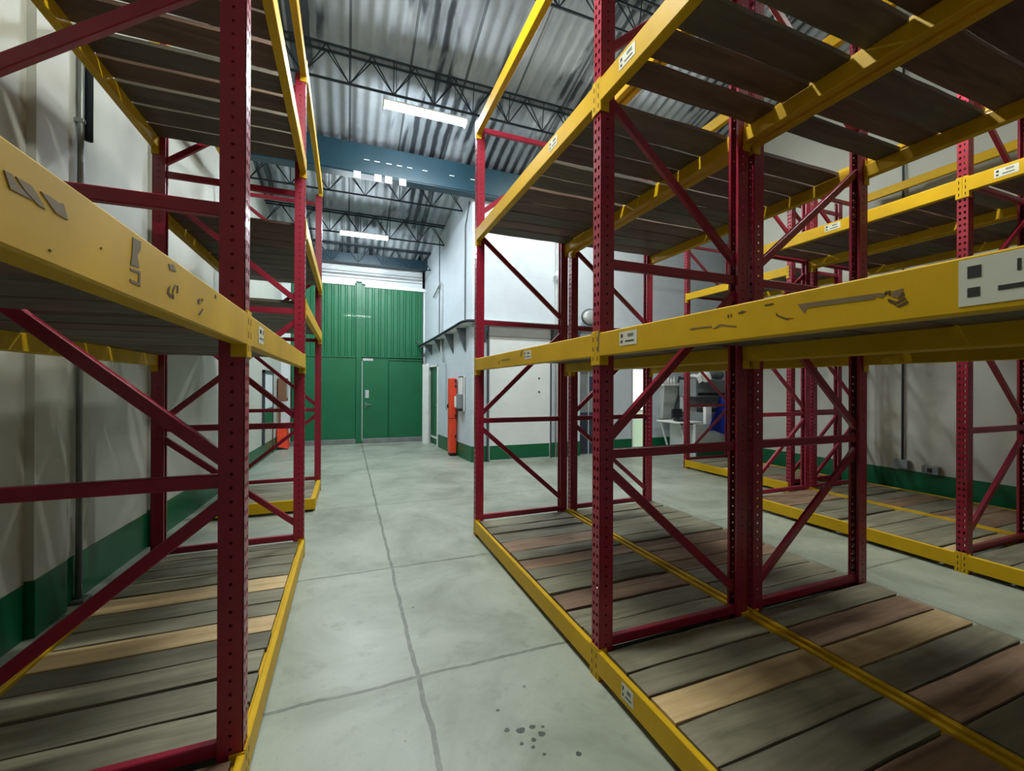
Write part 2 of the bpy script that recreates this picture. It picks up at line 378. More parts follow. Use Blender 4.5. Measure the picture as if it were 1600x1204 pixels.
# ------------------------------------------------------------------ strip lights
def batten(x, y, z, L, key, label, cords=True):
    o = thing('strip_light', (x, y, z), label, 'ceiling light', 'LED strip lights under the roof')
    B().cbox(x-L/2, x+L/2, y-.07, y+.07, z+.05, z+.08, .005).build('housing', 'white_trim', o)
    B().extr([(y-.065, z+.05), (y-.055, z+.015), (y-.03, z), (y+.03, z), (y+.055, z+.015), (y+.065, z+.05)], 'x', x-L/2+.02, x+L/2-.02).build('diffuser', lamp_mat('led_diffuser_'+key, LAMP[key]), o)
    for s in (-1, 1): B().cbox(x+s*(L/2-.01)-.012, x+s*(L/2-.01)+.012, y-.068, y+.068, z-.003, z+.07, .004).build('end_cap', 'white_trim', o)
    for s in (-1, 1): B().tube([(x+s*L*.35, y, z+.07), (x+s*L*.35, y, RZ(y)-.03)], .004, 6).build('hanging_wire', 'truss', o)
batten(1.06, 6.22, 5.44, 1.22, 'aisle', 'bright strip light under the truss before the deep roof beam')
batten(.33, 9.72, 4.72, 1.0, 'far', 'farther strip light hanging in front of the tall green doors')
batten(.43, 2.2, 4.72, 1.22, 'near', 'strip light overhead in the aisle between the left and centre racks')
batten(4.0, 6.1, 5.6, 1.22, 'right', 'strip light above the far end of the right aisle')
batten(4.0, 1.8, 4.72, 1.22, 'right', 'strip light overhead in the right aisle')

# ------------------------------------------------------------------ pallet racking
PW, PD, PT = .08, .068, .004      # post width along X, depth along Y, sheet thickness
PH = 4.32
ORD = ['first', 'second', 'third', 'fourth', 'fifth', 'sixth', 'seventh', 'eighth', 'ninth', 'tenth', 'eleventh', 'twelfth', 'thirteenth', 'fourteenth', 'fifteenth']
def holed(b, width, height, cols, r, to, pitch=.05, z0=.0, ry=1.0):
    """sheet (u,z) with octagonal through holes; to(u,z,t) maps to 3-D, t=0/1 for the faces"""
    nz = int(height/pitch)
    edges = [0]+[(cols[i]+cols[i+1])/2 for i in range(len(cols)-1)]+[width]
    for k in range(nz):
        za, zb = k*pitch, (k+1)*pitch; zc = (za+zb)/2
        for ci, c in enumerate(cols):
            u0, u1 = edges[ci], edges[ci+1]
            out = [(u1, zc), (u1, zb), (c, zb), (u0, zb), (u0, zc), (u0, za), (c, za), (u1, za)]
            inn = [(c+r*math.cos(a*math.pi/4), zc+r*ry*math.sin(a*math.pi/4)) for a in range(8)]
            vs_ = [to(u, z, 0) for u, z in out+inn]+[to(u, z, 1) for u, z in out+inn]; fs = []
            for a in range(8):
                j = (a+1) % 8
                fs += [(a, j, 8+j, 8+a), (16+a, 24+a, 24+j, 16+j), (8+a, 8+j, 24+j, 24+a)]
            b.add(vs_, fs)
    return nz*pitch
def post_mesh(PH):
    b = B()
    h = holed(b, PD, PH, [.019, PD-.019], .0085, lambda u, z, t: (t*PT, u, z), .05, 0, 1.45)          # face towards the aisle
    for yy, sg in ((0, 1), (PD, -1)):
        holed(b, PW-PT, PH, [.038], .0062, lambda u, z, t, yy=yy, sg=sg: (PT+u, yy+sg*t*PT, z))      # flanges
        y0, y1 = sorted((yy, yy+sg*.016)); b.box(PW, PW+.003, y0, y1, 0, h)                          # return lip
        y0, y1 = sorted((yy, yy+sg*PT)); b.box(0, PW, y0, y1, h, h+.02)
    b.box(0, PT, 0, PD, h, h+.02)
    b.box(-.004, .1, -.01, PD+.01, 0, .006)
    return b
POSTS = {}
for key, hh in (('centre', 4.15), ('left', 4.2), ('right', 4.3)):
    P_ = post_mesh(hh).build('post', 'maroon'); POSTS[key] = P_.data
    for v_ in P_.data.vertices: v_.co += P_.location
    bpy.data.objects.remove(P_)
HZ = [.172, 1.148, 2.14, 3.17, 4.09]
DG = [(1.07, .29), (1.22, 2.06), (3.0, 2.24), (3.26, 4.0)]    # (height at anchor post, height at the other post)
def frame(x0, x1, y, anchor_front, label, group='maroon upright frames', extra=()):
    o = thing('upright_frame', (x0, y, 0), label, 'rack frame', group)
    for k in (0, 1):
        p = bpy.data.objects.new('post', POSTS['left' if x0 < 0 else ('right' if x0 > 4 else 'centre')]); COL.objects.link(p); p.parent = o
        if k: p.location = (x1-x0, PD, 0); p.rotation_euler = (0, 0, math.pi)
    ym = y+PD/2; xa, xb = x0+PW-.012, x1-PW+.012
    for z in HZ: B().bar((xa, ym, z), (xb, ym, z), .034, .05, .12).build('horizontal_brace', 'maroon', o)
    dg = list(DG)
    segs = []
    for za, zo in dg: segs.append(((xa, za), (xb, zo)) if anchor_front else ((xb, za), (xa, zo)))
    segs += [((xa, a), (xb, c)) for a, c in extra]
    for k, ((ax, az), (bx, bz)) in enumerate(segs):
        B().bar((ax, ym+(.004 if k > 3 else 0), az), (bx, ym+(.004 if k > 3 else 0), bz), .03, .046, .12).build('diagonal_brace', 'maroon', o)
    return o
BH = .118
def beam_prof(sgn, x):
    p = [(.004, 0), (0, -.004), (0, -BH+.004), (.004, -BH), (.046, -BH), (.05, -BH+.004), (.05, -.034), (.047, -.031), (.03, -.031), (.027, -.028), (.027, -.003), (.024, 0)]
    return [(x+sgn*a, z) for a, z in p]
def beam(xface, sgn, y0, y1, z, label, stickers=(), marks=(), group='yellow rack beams'):
    """xface: outer face; sgn=+1 when the rack's inside lies towards +X. y0,y1: frame positions (near side)"""
    o = thing('rack_crossbeam', (xface, y0, z-BH), label, 'rack beam', group)
    xf = xface-sgn*.007
    B().extr([(a, c+z) for a, c in beam_prof(sgn, xf)], 'y', y0+PD, y1).build('beam_body', 'yellow', o)
    for (yc, q) in ((y0+PD, -1), (y1, 1)):
        c = B(); ya, yb = sorted((yc+q*.0335, yc-q*.002)); xa, xb = sorted((xface-sgn*.0075, xface-sgn*.0005))
        c.cbox(xa, xb, ya, yb, z-BH-.045, z+.012, .002)
        xa, xb = sorted((xface-sgn*.006, xface+sgn*.045)); ya, yb = sorted((yc-q*.001, yc-q*.007)); c.box(xa, xb, ya, yb, z-BH-.045, z+.006)
        c = c.build('end_connector', 'yellow', o)
        s = B()
        for k in range(3):
            xa, xb = sorted((xface-sgn*.0082, xface-sgn*.0074)); zz = z-.03-k*.05; s.box(xa, xb, yc+q*.014-.003, yc+q*.014+.003, zz-.012, zz+.012)
        s = s.build('slot', 'hole', o); s.parent = c
    for (yc, zc, wd, ht) in stickers:
        xa, xb = sorted((xf-sgn*.0012, xf)); st = B().box(xa, xb, yc-wd/2, yc+wd/2, zc-ht/2, zc+ht/2).build('sticker', 'sticker', o)
        k = B(); xa, xb = sorted((xf-sgn*.0018, xf-sgn*.0012))
        k.box(xa, xb, yc+wd*.30, yc+wd*.42, zc+ht*.08, zc+ht*.34).box(xa, xb, yc+wd*.31, yc+wd*.42, zc-ht*.32, zc-ht*.12)
        for j in range(6): k.box(xa, xb, yc-wd*(.02+.055*j), yc-wd*(.02+.055*j)+wd*.03, zc+ht*.08, zc+ht*.32)
        k.box(xa, xb, yc-wd*.34, yc+wd*.16, zc-ht*.26, zc-ht*.16)
        k.build('printed_mark', 'ink', o).parent = st
    for i, pts in enumerate(marks):
        ar = abs(sum(pts[j][0]*pts[(j+1) % len(pts)][1]-pts[(j+1) % len(pts)][0]*pts[j][1] for j in range(len(pts))))/2
        n = len(pts); vs_ = [(xf-sgn*.0009, a, c) for a, c in pts]+[(xf+sgn*.001, a, c) for a, c in pts]
        B().add(vs_, [tuple(range(n)), tuple(reversed(range(n, 2*n)))]+[(j, n+j, n+(j+1) % n, (j+1) % n) for j in range(n)]).build('scraped_patch', 'worn' if ar > 3.0e-4 else 'worn_dark', o)
    return o
# unit plank meshes: 1 m x 1 m x 1 m, scaled per board, with worn rounded ends
def plank_mesh(mat, seed):
    r = random.Random(seed); b = B(); n = 6; vs_ = []
    for i in range(n+1):
        x = i/n; w0 = r.uniform(0, .02); w1 = r.uniform(0, .02); s = r.uniform(-.12, .12)
        vs_ += [(x, w0, .08+s), (x, w0+.02, 0+s), (x, 1-w1-.02, 0+s), (x, 1-w1, .08+s), (x, 1-w1, .92+s), (x, 1-w1-.03, 1+s), (x, w0+.03, 1+s), (x, w0, .92+s)]
    fs = [tuple(range(8)), tuple(reversed(range(8*n, 8*n+8)))]
    for i in range(n):
        for k in range(8): j = (k+1) % 8; fs.append((i*8+k, i*8+8+k, i*8+8+j, i*8+j))
    b.add(vs_, fs); o = b.build('plank', mat); me = o.data
    org = o.location.copy(); bpy.data.objects.remove(o)
    for v in me.vertices: v.co += org
    return me
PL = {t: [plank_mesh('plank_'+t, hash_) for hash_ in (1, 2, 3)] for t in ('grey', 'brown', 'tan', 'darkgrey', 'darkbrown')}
rp = random.Random(11)
def deck(x0, x1, y0, y1, ztop, where, widths=(.16, .24), edges=None, mixp=(.62, .33, .05), gaps=.35, flush=.004):
    """loose boards across the rack; counted from the far end"""
    th = .027; lst = []
    if edges:
        lst = [(a, c, t) for a, c, t in edges]
    else:
        y = y1-.012
        while y-y0 > .10:
            wd = min(rp.uniform(*widths), y-y0-.005)
            g = rp.uniform(.002, .008) if rp.random() > gaps else rp.uniform(.012, .04)
            u = rp.random(); t = 'grey' if u < mixp[0] else ('brown' if u < mixp[0]+mixp[1] else 'tan')
            if wd > .07: lst.append((y-wd, y, t))
            y -= wd+g
    for i, (a, c, t) in enumerate(lst):
        if ztop > 1 and t != 'tan': t = 'dark'+t  # raised boards take the wood copies with shade painted into their colour
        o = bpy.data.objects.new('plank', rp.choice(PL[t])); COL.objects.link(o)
        dx0, dx1 = rp.uniform(0, .008), rp.uniform(0, .008)
        o.location = (x0+dx0, a, ztop-flush-th); o.scale = (x1-x0-dx0-dx1, c-a, th)
        tw = rp.uniform(-.006, .006)
        o.rotation_euler = (0, 0, tw*.4)
        tone = {'grey': 'weathered grey', 'brown': 'brown stained', 'tan': 'pale tan', 'darkgrey': 'dark grey', 'darkbrown': 'dark brown'}[t]
        tag(o, '%s board, %s from far end, %s' % (tone, ORD[i], where), 'plank', 'loose boards decking the racks')
Z0, Z1, Z2, Z3 = .152, 1.772, 3.07, 4.14
INS = .033     # deck boards start this far inside the outer beam face
MARKS = {'A_l1_b0': [[(0.826, 1.736), (0.627, 1.728), (0.611, 1.723), (0.621, 1.715), (0.637, 1.721), (0.637, 1.715), (0.799, 1.721), (0.806, 1.706)], [(0.616, 1.728), (0.604, 1.729), (0.605, 1.716), (0.609, 1.718), (0.607, 1.723), (0.616, 1.721)], [(0.601, 1.726), (0.58, 1.729), (0.584, 1.716), (0.592, 1.708), (0.602, 1.714)], [(0.61, 1.711), (0.594, 1.702), (0.603, 1.698), (0.609, 1.703)], [(0.58, 1.722), (0.577, 1.712), (0.59, 1.706)], [(0.6, 1.697), (0.577, 1.708), (0.574, 1.703), (0.596, 1.692)], [(0.593, 1.689), (0.572, 1.699), (0.571, 1.693), (0.587, 1.686)], [(1.231, 1.718), (1.167, 1.717), (1.13, 1.714), (1.13, 1.709), (1.191, 1.713), (1.228, 1.712)], [(1.121, 1.704), (1.094, 1.716), (1.027, 1.701), (1.03, 1.697), (1.091, 1.71), (1.116, 1.701)], [(1.022, 1.744), (1.003, 1.747), (0.991, 1.743), (1.003, 1.739), (1.02, 1.739)], [(0.891, 1.723), (0.883, 1.714), (0.857, 1.701), (0.837, 1.699), (0.857, 1.697), (0.889, 1.713)], [(0.929, 1.753), (0.899, 1.753), (0.899, 1.749), (0.924, 1.748)], [(1.063, 1.744), (1.057, 1.743), (1.057, 1.732), (1.063, 1.733)], [(1.05, 1.744), (1.046, 1.744), (1.046, 1.733), (1.05, 1.733)], [(1.851, 1.792), (1.839, 1.791), (1.845, 1.674), (1.856, 1.671)]], 'A_l1_b1': [[(3.386, 1.689), (3.354, 1.714), (3.338, 1.713), (3.362, 1.682)], [(3.306, 1.717), (3.127, 1.717), (3.098, 1.705), (3.29, 1.705)], [(2.9, 1.722), (2.876, 1.759), (2.851, 1.757), (2.875, 1.716)]], 'L_l1_b0': [[(0.617, 1.728), (0.628, 1.729), (0.635, 1.723), (0.659, 1.714), (0.647, 1.713), (0.626, 1.712)], [(0.634, 1.729), (0.659, 1.73), (0.67, 1.723), (0.684, 1.712), (0.671, 1.712), (0.648, 1.72)], [(0.675, 1.73), (0.693, 1.731), (0.708, 1.73), (0.718, 1.733), (0.728, 1.715), (0.703, 1.715)], [(0.907, 1.751), (0.938, 1.753), (0.936, 1.738), (0.924, 1.725), (0.931, 1.705), (0.9, 1.703), (0.905, 1.724)], [(0.898, 1.696), (0.936, 1.7), (0.936, 1.674), (0.899, 1.673), (0.898, 1.678), (0.929, 1.678), (0.929, 1.695), (0.903, 1.693)], [(1.062, 1.747), (1.09, 1.753), (1.104, 1.741), (1.069, 1.737)], [(1.06, 1.698), (1.073, 1.705), (1.066, 1.69), (1.084, 1.685), (1.077, 1.679), (1.056, 1.686)], [(1.083, 1.699), (1.097, 1.713), (1.101, 1.711), (1.087, 1.693), (1.094, 1.683), (1.087, 1.679)], [(1.108, 1.713), (1.116, 1.714), (1.116, 1.698), (1.108, 1.696)], [(1.242, 1.708), (1.261, 1.715), (1.261, 1.7), (1.247, 1.698)], [(1.271, 1.716), (1.286, 1.718), (1.281, 1.71), (1.271, 1.71)], [(1.247, 1.674), (1.281, 1.693), (1.286, 1.69), (1.257, 1.672)], [(1.386, 1.749), (1.398, 1.75), (1.398, 1.739), (1.386, 1.739)], [(0.691, 1.666), (0.696, 1.666), (0.695, 1.664), (0.691, 1.664)], [(0.807, 1.704), (0.81, 1.704), (0.81, 1.701), (0.807, 1.701)]]}
# ---- centre racks, two rows back to back
CX = (1.20, 2.235, 2.28, 3.375)
CY = (-.40, 1.845, 4.07)
near_name = {0: 'beside the camera', 1: 'near', 2: 'far'}
for r, (a, c, rn) in enumerate(((CX[0], CX[1], 'aisle row'), (CX[2], CX[3], 'back row'))):
    frame(a, c, CY[0], r == 0, 'maroon upright frame beside the camera, centre rack %s' % rn)
    frame(a, c, CY[1], r == 0, 'maroon perforated frame, %s, middle of the centre rack %s' % (('tall post by the main aisle', 'post by the right aisle')[r], rn))
    frame(a, c, CY[2], True, 'maroon frame closing the far end of the centre rack %s' % rn)
def bl(level, bay, rack, side): return 'yellow %s beam, %s bay, %s, %s side' % (level, bay, rack, side)
for bay, (y0, y1) in enumerate(((CY[0], CY[1]), (CY[1], CY[2]))):
    bn = ('near', 'far')[bay]
    for z, ln in ((Z0, 'floor-level'), (Z1, 'eye-level'), (Z2, 'upper'), (Z3, 'topmost')):
        st, mk = [], []
        if ln == 'eye-level' and bay == 0: st = [(1.605, 1.722, .128, .064), (.40, 1.717, .17, .096)]; mk = MARKS['A_l1_b0']
        if ln == 'eye-level' and bay == 1: st = [(2.76, 1.722, .12, .06)]; mk = MARKS['A_l1_b1']
        if ln == 'floor-level' and bay == 0: st = [(1.60, .095, .085, .07)]
        if ln == 'upper' and bay == 0: st = [(1.62, 3.02, .12, .06)]
        if ln == 'upper' and bay == 1: st = [(2.37, 3.02, .11, .06)]
        beam(CX[0], 1, y0, y1, z, bl(ln, bn, 'centre rack aisle row', 'aisle'), st, mk)
        beam(CX[1], -1, y0, y1, z, bl(ln, bn, 'centre rack aisle row', 'inner'))
        beam(CX[2], 1, y0, y1, z, bl(ln, bn, 'centre rack back row', 'inner'))
        beam(CX[3], -1, y0, y1, z-(.03 if ln == 'floor-level' else 0), bl(ln, bn, 'centre rack back row', 'right aisle'))
for r, (a, c, rn) in enumerate(((CX[0], CX[1], 'centre aisle row'), (CX[2], CX[3], 'centre back row'))):
    xe = c-INS if r == 0 else c-INS
    e0 = [(1.665, 1.835, 'grey'), (1.505, 1.655, 'grey'), (1.345, 1.495, 'tan'), (1.135, 1.335, 'grey'), (.94, 1.13, 'grey'), (.74, .93, 'brown'), (.5, .73, 'grey'), (.28, .49, 'grey')]
    e1 = [(1.665, 1.835, 'grey'), (1.475, 1.655, 'brown'), (1.30, 1.465, 'tan'), (1.12, 1.29, 'grey'), (.93, 1.11, 'brown'), (.74, .92, 'grey'), (.5, .73, 'grey'), (.28, .49, 'brown')]
    deck(a+INS, c-INS if r == 0 else c-.002, .28, CY[1], Z0, '%s, floor deck, near bay' % rn, edges=(e0, e1)[r])
    deck(a+INS, c-INS if r == 0 else c-.002, CY[1]+PD, CY[2], Z0, '%s, floor deck, far bay' % rn, mixp=(.55, .40, .05))
    deck(a+INS, xe, .2, CY[1], Z1, '%s, eye-level deck, near bay' % rn, (.2, .26), mixp=(.7, .3, 0))
    deck(a+INS, xe, CY[1]+PD, CY[2], Z1, '%s, eye-level deck, far bay' % rn, (.2, .26), mixp=(.7, .3, 0))
    deck(a+INS, xe, .3, CY[1]-.03, Z2, '%s, upper deck, near bay' % rn, edges=(
        [(1.65, 1.80, 'brown'), (1.46, 1.61, 'brown'), (1.27, 1.44, 'grey'), (1.05, 1.22, 'grey'), (.78, 1.03, 'brown'), (.55, .77, 'brown'), (.32, .54, 'grey')],
        [(1.64, 1.78, 'grey'), (1.45, 1.60, 'brown'), (1.25, 1.44, 'grey'), (1.0, 1.22, 'brown'), (.74, .99, 'brown'), (.5, .735, 'grey')])[r])
    deck(a+INS, xe, CY[1]+PD, CY[2], Z2, '%s, upper deck, far bay' % rn, (.17, .22), mixp=(.45, .55, 0), gaps=.25)
# ---- left rack
LX = (-1.43, -.35); LY = (-.40, 1.80, 4.10, 6.62)
frame(*LX, LY[0], False, 'maroon upright frame beside the camera, left rack')
frame(*LX, LY[1], False, 'broad maroon frame in the left foreground, nearest in the left rack')
frame(*LX, LY[2], True, 'maroon frame in the middle of the left rack with crossed braces', extra=((2.06, 1.22),))
frame(*LX, LY[3], False, 'slender maroon frame at the far end of the left rack by the green doors')
LV = [(0, [(Z0, 'floor-level'), (1.765, 'eye-level')]), (1, [(Z0, 'floor-level'), (1.765, 'eye-level'), (3.47, 'upper'), (4.31, 'topmost')]),
      (2, [(2.25, 'eye-level'), (2.95, 'upper'), (4.36, 'topmost')])]
for bay, lv in LV:
    y0, y1 = LY[bay], LY[bay+1]; bn = ('near', 'middle', 'far')[bay]
    for z, ln in lv:
        st, mk = [], []
        if bay == 0 and ln == 'eye-level': mk = MARKS['L_l1_b0']
        if bay == 1 and ln == 'eye-level': st = [(2.06, 1.71, .11, .07)]
        beam(LX[1], -1, y0, y1, z, bl(ln, bn, 'left rack', 'aisle'), st, mk)
        beam(LX[0], 1, y0, y1, z, bl(ln, bn, 'left rack', 'wall'))
a, c = LX[0]+INS, LX[1]-INS
deck(a, c, .95, LY[1], Z0, 'left rack, floor deck, near bay')
deck(a, c, 0, 0, Z0, 'left rack, floor deck, middle bay', edges=[(3.97, 4.09, 'grey'), (3.81, 3.96, 'grey'), (3.61, 3.8, 'grey'), (3.41, 3.6, 'grey'), (3.19, 3.39, 'tan'), (3.01, 3.18, 'grey'), (2.845, 3.0, 'grey'),
     (2.66, 2.835, 'tan'), (2.49, 2.65, 'grey'), (2.31, 2.485, 'grey'), (2.09, 2.29, 'grey'), (1.88, 2.08, 'grey')])
deck(a, c, .0, LY[1], 1.765, 'left rack, eye-level deck, near bay', (.2, .26), mixp=(.8, .2, 0), gaps=.9)
deck(a, c, LY[1]+PD, LY[2], 1.765, 'left rack, eye-level deck, middle bay', (.2, .26), mixp=(.7, .3, 0), gaps=.9)
deck(a, c, LY[1]+PD, LY[2], 3.47, 'left rack, upper deck, middle bay', (.18, .23), mixp=(.6, .4, 0), gaps=.8)
deck(a, c, LY[2]+PD, LY[3], 2.25, 'left rack, eye-level deck, far bay', (.2, .26), mixp=(.8, .2, 0))
deck(a, c, LY[2]+PD, LY[3], 2.95, 'left rack, upper deck, far bay', (.2, .26), mixp=(.6, .4, 0))
# low platform at the foot of the far bay
pf = thing('floor_platform', (-.9, 6.1, 0), 'low boarded platform with yellow edging under the left rack far bay', 'platform')
B().box(-1.42, -.36, 5.52, 5.56, .03, .152).build('end_rail', 'yellow', pf)
B().box(-.40, -.352, 5.56, 6.6, .03, .152).build('side_rail', 'yellow', pf)
B().box(-1.42, -1.38, 5.56, 6.6, .03, .152).build('side_rail', 'yellow', pf)
B().box(-1.42, -1.3, 5.6, 5.7, 0, .03).box(-.48, -.36, 5.6, 5.7, 0, .03).box(-1.42, -1.3, 6.4, 6.5, 0, .03).box(-.48, -.36, 6.4, 6.5, 0, .03).build('foot_block', 'truss', pf)
y = 5.565
for k in range(6):
    B().cbox(-1.378, -.402, y, y+.165, .118, .145, .003).build('deck_board', 'plank_grey', pf); y += .172
# ---- right racks, two rows back to back
RX = (4.66, 5.74, 5.80, 6.90); RY = (-.2, 1.84, 3.80); SY = (4.10, 6.06)
for r, (a, c, rn) in enumerate(((RX[0], RX[1], 'aisle row'), (RX[2], RX[3], 'wall row'))):
    frame(a, c, RY[1], False, 'maroon frame in the middle of the right rack %s' % rn)
    frame(a, c, RY[2], False, 'maroon frame at the far end of the right rack %s' % rn)
    for bay, (y0, y1) in enumerate(((RY[0], RY[1]), (RY[1], RY[2]))):
        bn = ('near', 'far')[bay]
        for z, ln in ((Z0, 'floor-level'), (3.205, 'upper')) + (((4.25, 'topmost'),) if r == 1 else ()):
            st = []
            if r == 0 and ln == 'upper': st = [((1.626, 3.150, .13, .065), (2.86, 3.155, .15, .065))[bay]]
            beam(a, 1, y0, y1, z, bl(ln, bn, 'right rack %s' % rn, 'left'), st)
            beam(c, -1, y0, y1, z, bl(ln, bn, 'right rack %s' % rn, 'right'))
        ys = .6 if bay == 0 else RY[1]+PD
        deck(a+INS, c-INS, ys, y1, Z0, 'right %s, floor deck, %s bay' % (rn, bn), (.2, .28))
        deck(a+INS, c-INS, ys, y1, 3.205, 'right %s, upper deck, %s bay' % (rn, bn), (.2, .28), mixp=(.5, .5, 0), gaps=.45)
    frame(a, c, RY[0], False, 'maroon frame at the near end of the right rack %s' % rn)
for k, y in enumerate(SY): frame(RX[2], RX[3], y, False, ('nearer maroon frame of the short rack behind the right rack', 'maroon frame of the short rack beside the white desk')[k])
for z, ln in ((Z0, 'floor-level'), (3.205, 'upper')):
    beam(RX[2], 1, SY[0], SY[1], z, bl(ln, 'end', 'short rack by the desk', 'left')); beam(RX[3], -1, SY[0], SY[1], z, bl(ln, 'end', 'short rack by the desk', 'right'))
    deck(RX[2]+INS, RX[3]-INS, SY[0]+PD, SY[1], z, 'short rack by the desk, %s deck' % ln, (.2, .28))

# ------------------------------------------------------------------ tall green doors
d = thing('door_1', (.3, 11.6, 0), None, None, kind='structure')
def ribbed(b, x0, x1, z0, z1, y, p=.16, dp=.022):
    x = x0; vs_ = []; pts = []
    while x < x1-.001:
        e = min(x+p, x1)
        for q, dd in ((0, 0), (.55, 0), (.68, dp), (.87, dp), (1, 0)): pts.append((x+(e-x)*q, y-dd))
        x = e
    for xx, yy in pts: vs_ += [(xx, yy, z0), (xx, yy, z1)]
    n = len(pts); fs = [(2*i, 2*i+2, 2*i+3, 2*i+1) for i in range(n-1)]
    m = len(vs_); vs_ += [(a_, c_+.02, e_) for a_, c_, e_ in vs_]; fs += [tuple(reversed([q+m for q in f])) for f in fs]
    b.add(vs_, fs)
b = B(); ribbed(b, -1.28, .2, 2.24, 4.06, 11.63); b.build('ribbed_panel', 'green_door', d)
b = B(); ribbed(b, .34, 1.9, 2.24, 4.06, 11.63); b.build('ribbed_panel', 'green_door', d)
B().cbox(-1.28, .2, 11.61, 11.65, .12, 2.22).build('lower_panel', 'green_door', d)
B().cbox(1.02, 1.9, 11.61, 11.65, .12, 2.16).build('lower_panel', 'green_door', d)
B().box(.34, 1.02, 11.62, 11.65, 2.1, 2.24).box(-1.3, 1.92, 11.645, 11.66, .0, 4.1).build('backing', 'green_door', d)
B().cbox(.2, .34, 11.57, 11.65, 0, 4.14).build('centre_post', 'green_door', d)
B().cbox(-1.28, .2, 11.59, 11.63, 2.21, 2.25).cbox(1.0, 1.9, 11.585, 11.62, 2.16, 2.2).cbox(.34, 1.9, 11.585, 11.62, 2.23, 2.26).build('cross_rail', 'green_door', d)
B().cbox(-1.3, .2, 11.56, 11.64, .0, .12).cbox(.36, 1.9, 11.56, 11.64, .0, .12).build('bottom_rail', 'galv', d)
wk = B().cbox(.37, 1.0, 11.595, 11.635, .06, 2.13).build('wicket_door', 'green_door', d)
B().box(.345, .365, 11.585, 11.64, .06, 2.2).box(.345, .62, 11.585, 11.64, 2.14, 2.2).build('wicket_frame', 'light_grey', d)
c = B().cbox(.43, .52, 11.57, 11.6, 1.17, 1.38, .005).build('lock_box', 'light_grey', d); c.parent = wk
c = B().tube([(.45, 11.6, 1.0), (.45, 11.55, 1.0), (.58, 11.55, 1.0)], .012, 8).cbox(.43, .47, 11.58, 11.6, .93, 1.06, .004).build('door_handle', 'galv', d); c.parent = wk
B().cbox(.2, .34, 11.58, 11.66, 4.14, 4.18).build('guide_bracket', 'truss', d)

# ------------------------------------------------------------------ mezzanine front and side details
# ledge with gussets that wraps the corner
LZ = 2.72
o = thing('canopy_ledge', (2.27, 8.0, LZ), 'dark grey wraparound ledge on brackets around the white block corner', 'ledge')
def lp(y): return sx(y)-.2
path = [(lp(11.5), 11.5, 2.55), (lp(10), 10.0, 2.62), (lp(8.4), 8.4, LZ), (2.06, 8.0, LZ+.02), (2.14, 7.86, LZ+.03), (2.3, 7.8, LZ+.03), (4.4, 7.8, LZ+.03), (7.0, 7.8, LZ+.03)]
B().tube(path, .028, 10).build('rim_rail', 'truss', o)
top = B()
inner = [(sx(11.5), 11.5, 2.55), (sx(10), 10, 2.62), (sx(8.4), 8.4, LZ), (sx(8.0), 8.0, LZ+.02), (2.27, 8.0, LZ+.03), (2.3, 8.0, LZ+.03), (4.4, 8.0, LZ+.03), (7.0, 8.0, LZ+.03)]
n = len(path); vs_ = [(x, y, z+dz) for dz in (-.02, .02) for lst in (path, inner) for x, y, z in lst]; fs = []
for i in range(n-1): fs += [(i, i+1, n+i+1, n+i), (2*n+i, 3*n+i, 3*n+i+1, 2*n+i+1), (i, 2*n+i, 2*n+i+1, i+1), (n+i, n+i+1, 3*n+i+1, 3*n+i)]
fs += [(0, n, 3*n, 2*n), (n-1, 3*n-1, 4*n-1, 2*n-1)]
top.add(vs_, fs).build('ledge_plate', 'white_trim', o)
for y, h in ((10.9, .28), (10.0, .38), (9.15, .44), (8.35, .5)):
    z = LZ-.03-(y-8)*.045; x0 = sx(y)
    B().add([(x0-.2, y, z), (x0, y, z), (x0, y, z-h), (x0-.2, y+.04, z), (x0, y+.04, z), (x0, y+.04, z-h)], [(0, 1, 2), (3, 5, 4), (0, 3, 4, 1), (1, 4, 5, 2), (2, 5, 3, 0)]).build('bracket', 'grey_ledge', o)
for x in (2.42, 4.0, 4.5, 5.4, 6.7):
    z = LZ-.0; h = .36
    B().add([(x, 7.82, z), (x, 8.0, z), (x, 8.0, z-h), (x+.13, 7.82, z), (x+.13, 8.0, z), (x+.13, 8.0, z-h)], [(0, 1, 2), (3, 5, 4), (0, 3, 4, 1), (1, 4, 5, 2), (2, 5, 3, 0)]).build('bracket', 'grey_ledge', o)
# sliding panel door in the front wall
d = thing('door_3', (3.3, 7.97, 0), None, None, kind='structure')
B().cbox(2.61, 3.96, 7.955, 7.99, .02, 2.48).build('door_leaf', 'wall_panel', d)
B().box(2.61, 3.96, 7.953, 7.99, .02, .31).build('green_kick_band', 'green_band', d)
B().box(2.61, 3.96, 7.95, 7.985, 2.49, 2.68).build('header_strip', 'light_grey', d)
B().box(2.575, 2.608, 7.94, 7.995, 0, 2.7).box(3.965, 3.985, 7.94, 7.995, 0, 2.7).build('jamb', 'dark_pipe', d)
B().box(2.608, 2.625, 7.945, 7.957, .0, 2.5).box(3.94, 3.952, 7.945, 7.957, .0, .31).box(2.61, 3.96, 7.945, 7.957, 0, .03).build('edge_strip', 'light_grey', d)
k = B()
for z in (1.38, 1.66): k.tube([(3.7, 7.958, z), (3.7, 7.945, z)], .02, 10)
k.build('peg', 'black', d)
